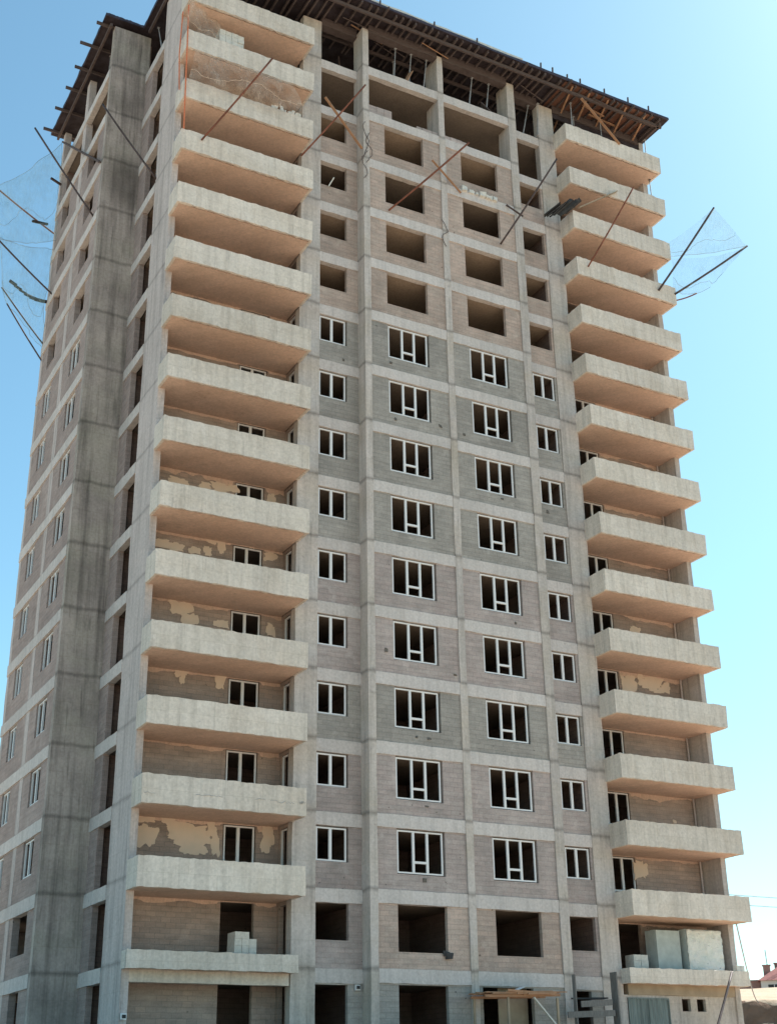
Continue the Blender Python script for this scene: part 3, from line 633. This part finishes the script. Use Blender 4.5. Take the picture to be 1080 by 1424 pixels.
for i in range(nr + 1):
    for k in range(na):
        a = 2 * math.pi * k / na; q = i / nr; px, py = 3.3 + 2.6 * q * math.cos(a), -3.0 + 1.5 * q * math.sin(a)
        hm.v.append((px, py, hgt(px, py) - .06 + .98 * (.5 + .5 * math.cos(q * math.pi)) + .16 * (1 - q * .6) * noise.noise(Vector((px * 1.7, py * 1.7, 3)))))
for i in range(nr):
    for k in range(na): a = i * na + k; b_ = i * na + (k + 1) % na; hm.f.append((a, a + na, b_ + na, b_))
tag(hm.build('earth_heap', 'dark_soil_bank_shade', None, True), 'low dark earth heap in front of the timber canopy', 'heap')
o = thing('timber_hoarding', 'dark weathered boards nailed upright round the recess beside the canopy', 'hoarding', (9.6, -.6, -3.1))
MB().bar((8.86, -.5, -3.1), (8.86, -.5, -.05), .16, .06, .2).build('upright', 'greywood', o); MB().bar((11.0, -.45, -3.1), (10.95, -.45, .1), .42, .06).build('upright', 'greywood', o)
for z, x0, x1 in ((-1.62, 8.4, 10.8), (-1.2, 9.1, 10.7)): MB().bar((x0, -.56, z), (x1, -.56, z + .1), .05, .24).build('crosspiece', 'greywood', o)
m = MB(); m.bar((9.0, .2, -.95), (10.9, .2, -.9), .5, .06); m.build('lintel_board', 'dark', o)
o = thing('sheet_gate', 'grey corrugated metal gate closing the ground floor under the right balconies', 'gate', (13.6, .75, -3.1))
m = MB(); n = 44
for i in range(n + 1): 
    for z in (-3.05, -.82): m.v.append((12.52 + 2.2 * i / n, .70 + .018 * math.sin(i * 1.6), z))
for i in range(n): a = i * 2; m.f.append((a, a + 2, a + 3, a + 1))
q = m.build('sheet', 'gate', o); sm = q.modifiers.new('thick', 'SOLIDIFY'); sm.thickness = .006
m = MB(); m.box(12.5, 14.75, .66, .69, -.86, -.8); m.box(12.5, 12.55, .66, .69, -3.05, -.86); m.box(14.7, 14.75, .66, .69, -3.05, -.86); m.box(13.6, 13.65, .66, .69, -3.05, -.86); m.build('frame', 'gate', o)

# ------------------------------------------------------------------ houses on the rise, cables
def house(name, label, x, y, L, W, hw, hr, wallm, chim):
    z = hgt(x, y) - .2; o = thing(name, label, 'house', (x, y, z)); c, s_ = math.cos(R(-42)), math.sin(R(-42))
    def tr(mb):
        mb.v = [(x + p[0] * c - p[1] * s_, y + p[0] * s_ + p[1] * c, z + p[2]) for p in mb.v]; return mb
    m = MB(); m.box(-L / 2, L / 2, -W / 2, W / 2, 0, hw); tr(m).build('wall', wallm, o)
    m = MB()
    if hr > 0:
        e = .4; m.v = [(-L / 2 - e, -W / 2 - e, hw), (L / 2 + e, -W / 2 - e, hw), (L / 2 + e, W / 2 + e, hw), (-L / 2 - e, W / 2 + e, hw), (-L / 2 + 3, 0, hw + hr), (L / 2 - 3, 0, hw + hr)]
        m.f = [(0, 1, 5, 4), (1, 2, 5), (2, 3, 4, 5), (3, 0, 4), (3, 2, 1, 0)]
    else: m.box(-L / 2 - .2, L / 2 + .2, -W / 2 - .2, W / 2 + .2, hw, hw + .2)
    rf = tr(m).build('roof', 'roof' if hr > 0 else 'hbrick', o)
    for cx, cy, cz in chim: m = MB(); m.box(cx - .45, cx + .45, cy - .4, cy + .4, hw - .1, cz); m.box(cx - .55, cx + .55, cy - .5, cy + .5, cz, cz + .15); tr(m).build('chimney', 'hbrick', rf)
    for wx in [-L / 2 + 1.6 + 2.2 * i for i in range(int((L - 2) / 2.2))]:
        m = MB(); m.box(wx - .75, wx + .75, -W / 2 - .03, -W / 2 + .05, hw - 1.6, hw - .5); f = tr(m).build('window', 'dark', o)
        m = MB(); m.box(wx - .04, wx + .04, -W / 2 - .06, -W / 2 - .03, hw - 1.6, hw - .5); tr(m).build('mullion', 'white', f)
    return o
house('house', 'white walled house with red tiled roof and brick chimneys on the rise at right', 108.2, 85.35, 12, 8, 3.3, 2.3, 'hwall', [(-5.0, -.6, 5.3), (-3.5, .6, 5.6)])
house('house', 'small reddish brick house left of the red roofed one at the tower foot', 102.0, 90.5, 4, 4, 3.3, 0, 'hbrick', [])
tag(MB().tube([(104.09, 88, 7.5), (103.95, 88, 12.4)], .06).build('aerial_mast', 'wire'), 'thin aerial mast rising behind the brick chimney of the house', 'mast')
for z0, lb in ((19.1, 'upper of the two thin cables crossing the sky at lower right'), (17.9, 'lower of the two thin cables crossing the sky at lower right')):
    tag(MB().tube([(80 + 8 * i, 88, z0 + .02 * (i - 3) ** 2) for i in range(9)], .05, 5).build('power_cable', 'wire'), lb, 'cable', 'overhead cables')
tag(MB().tube([Vector((18.8, .3, 2.45)).lerp(Vector((47.4, 30, 1.4)), i / 12) + Vector((0, 0, -.9 * math.sin(math.pi * i / 12))) for i in range(13)], .035, 5).build('guy_rope', 'wire'), 'thin slack rope running from the second right balcony to the earth bank', 'rope')
rb = MB()
for i in range(160):
    t_ = random.uniform(-7, 20); s_ = random.uniform(29.5, 33.4); x = 20 + .68 * s_ + .73 * t_; y = 10 + .73 * s_ - .68 * t_; z = hgt(x, y); q = random.uniform(.06, .3)
    rb.box(x - q, x + q, y - q, y + q, z - q * .5, z + q, q * .35)
ro = rb.build('rubble', 'tan'); ro['kind'] = 'stuff'; ro['label'] = 'lumps of rubble strewn along the foot of the earth bank'; ro['category'] = 'rubble'
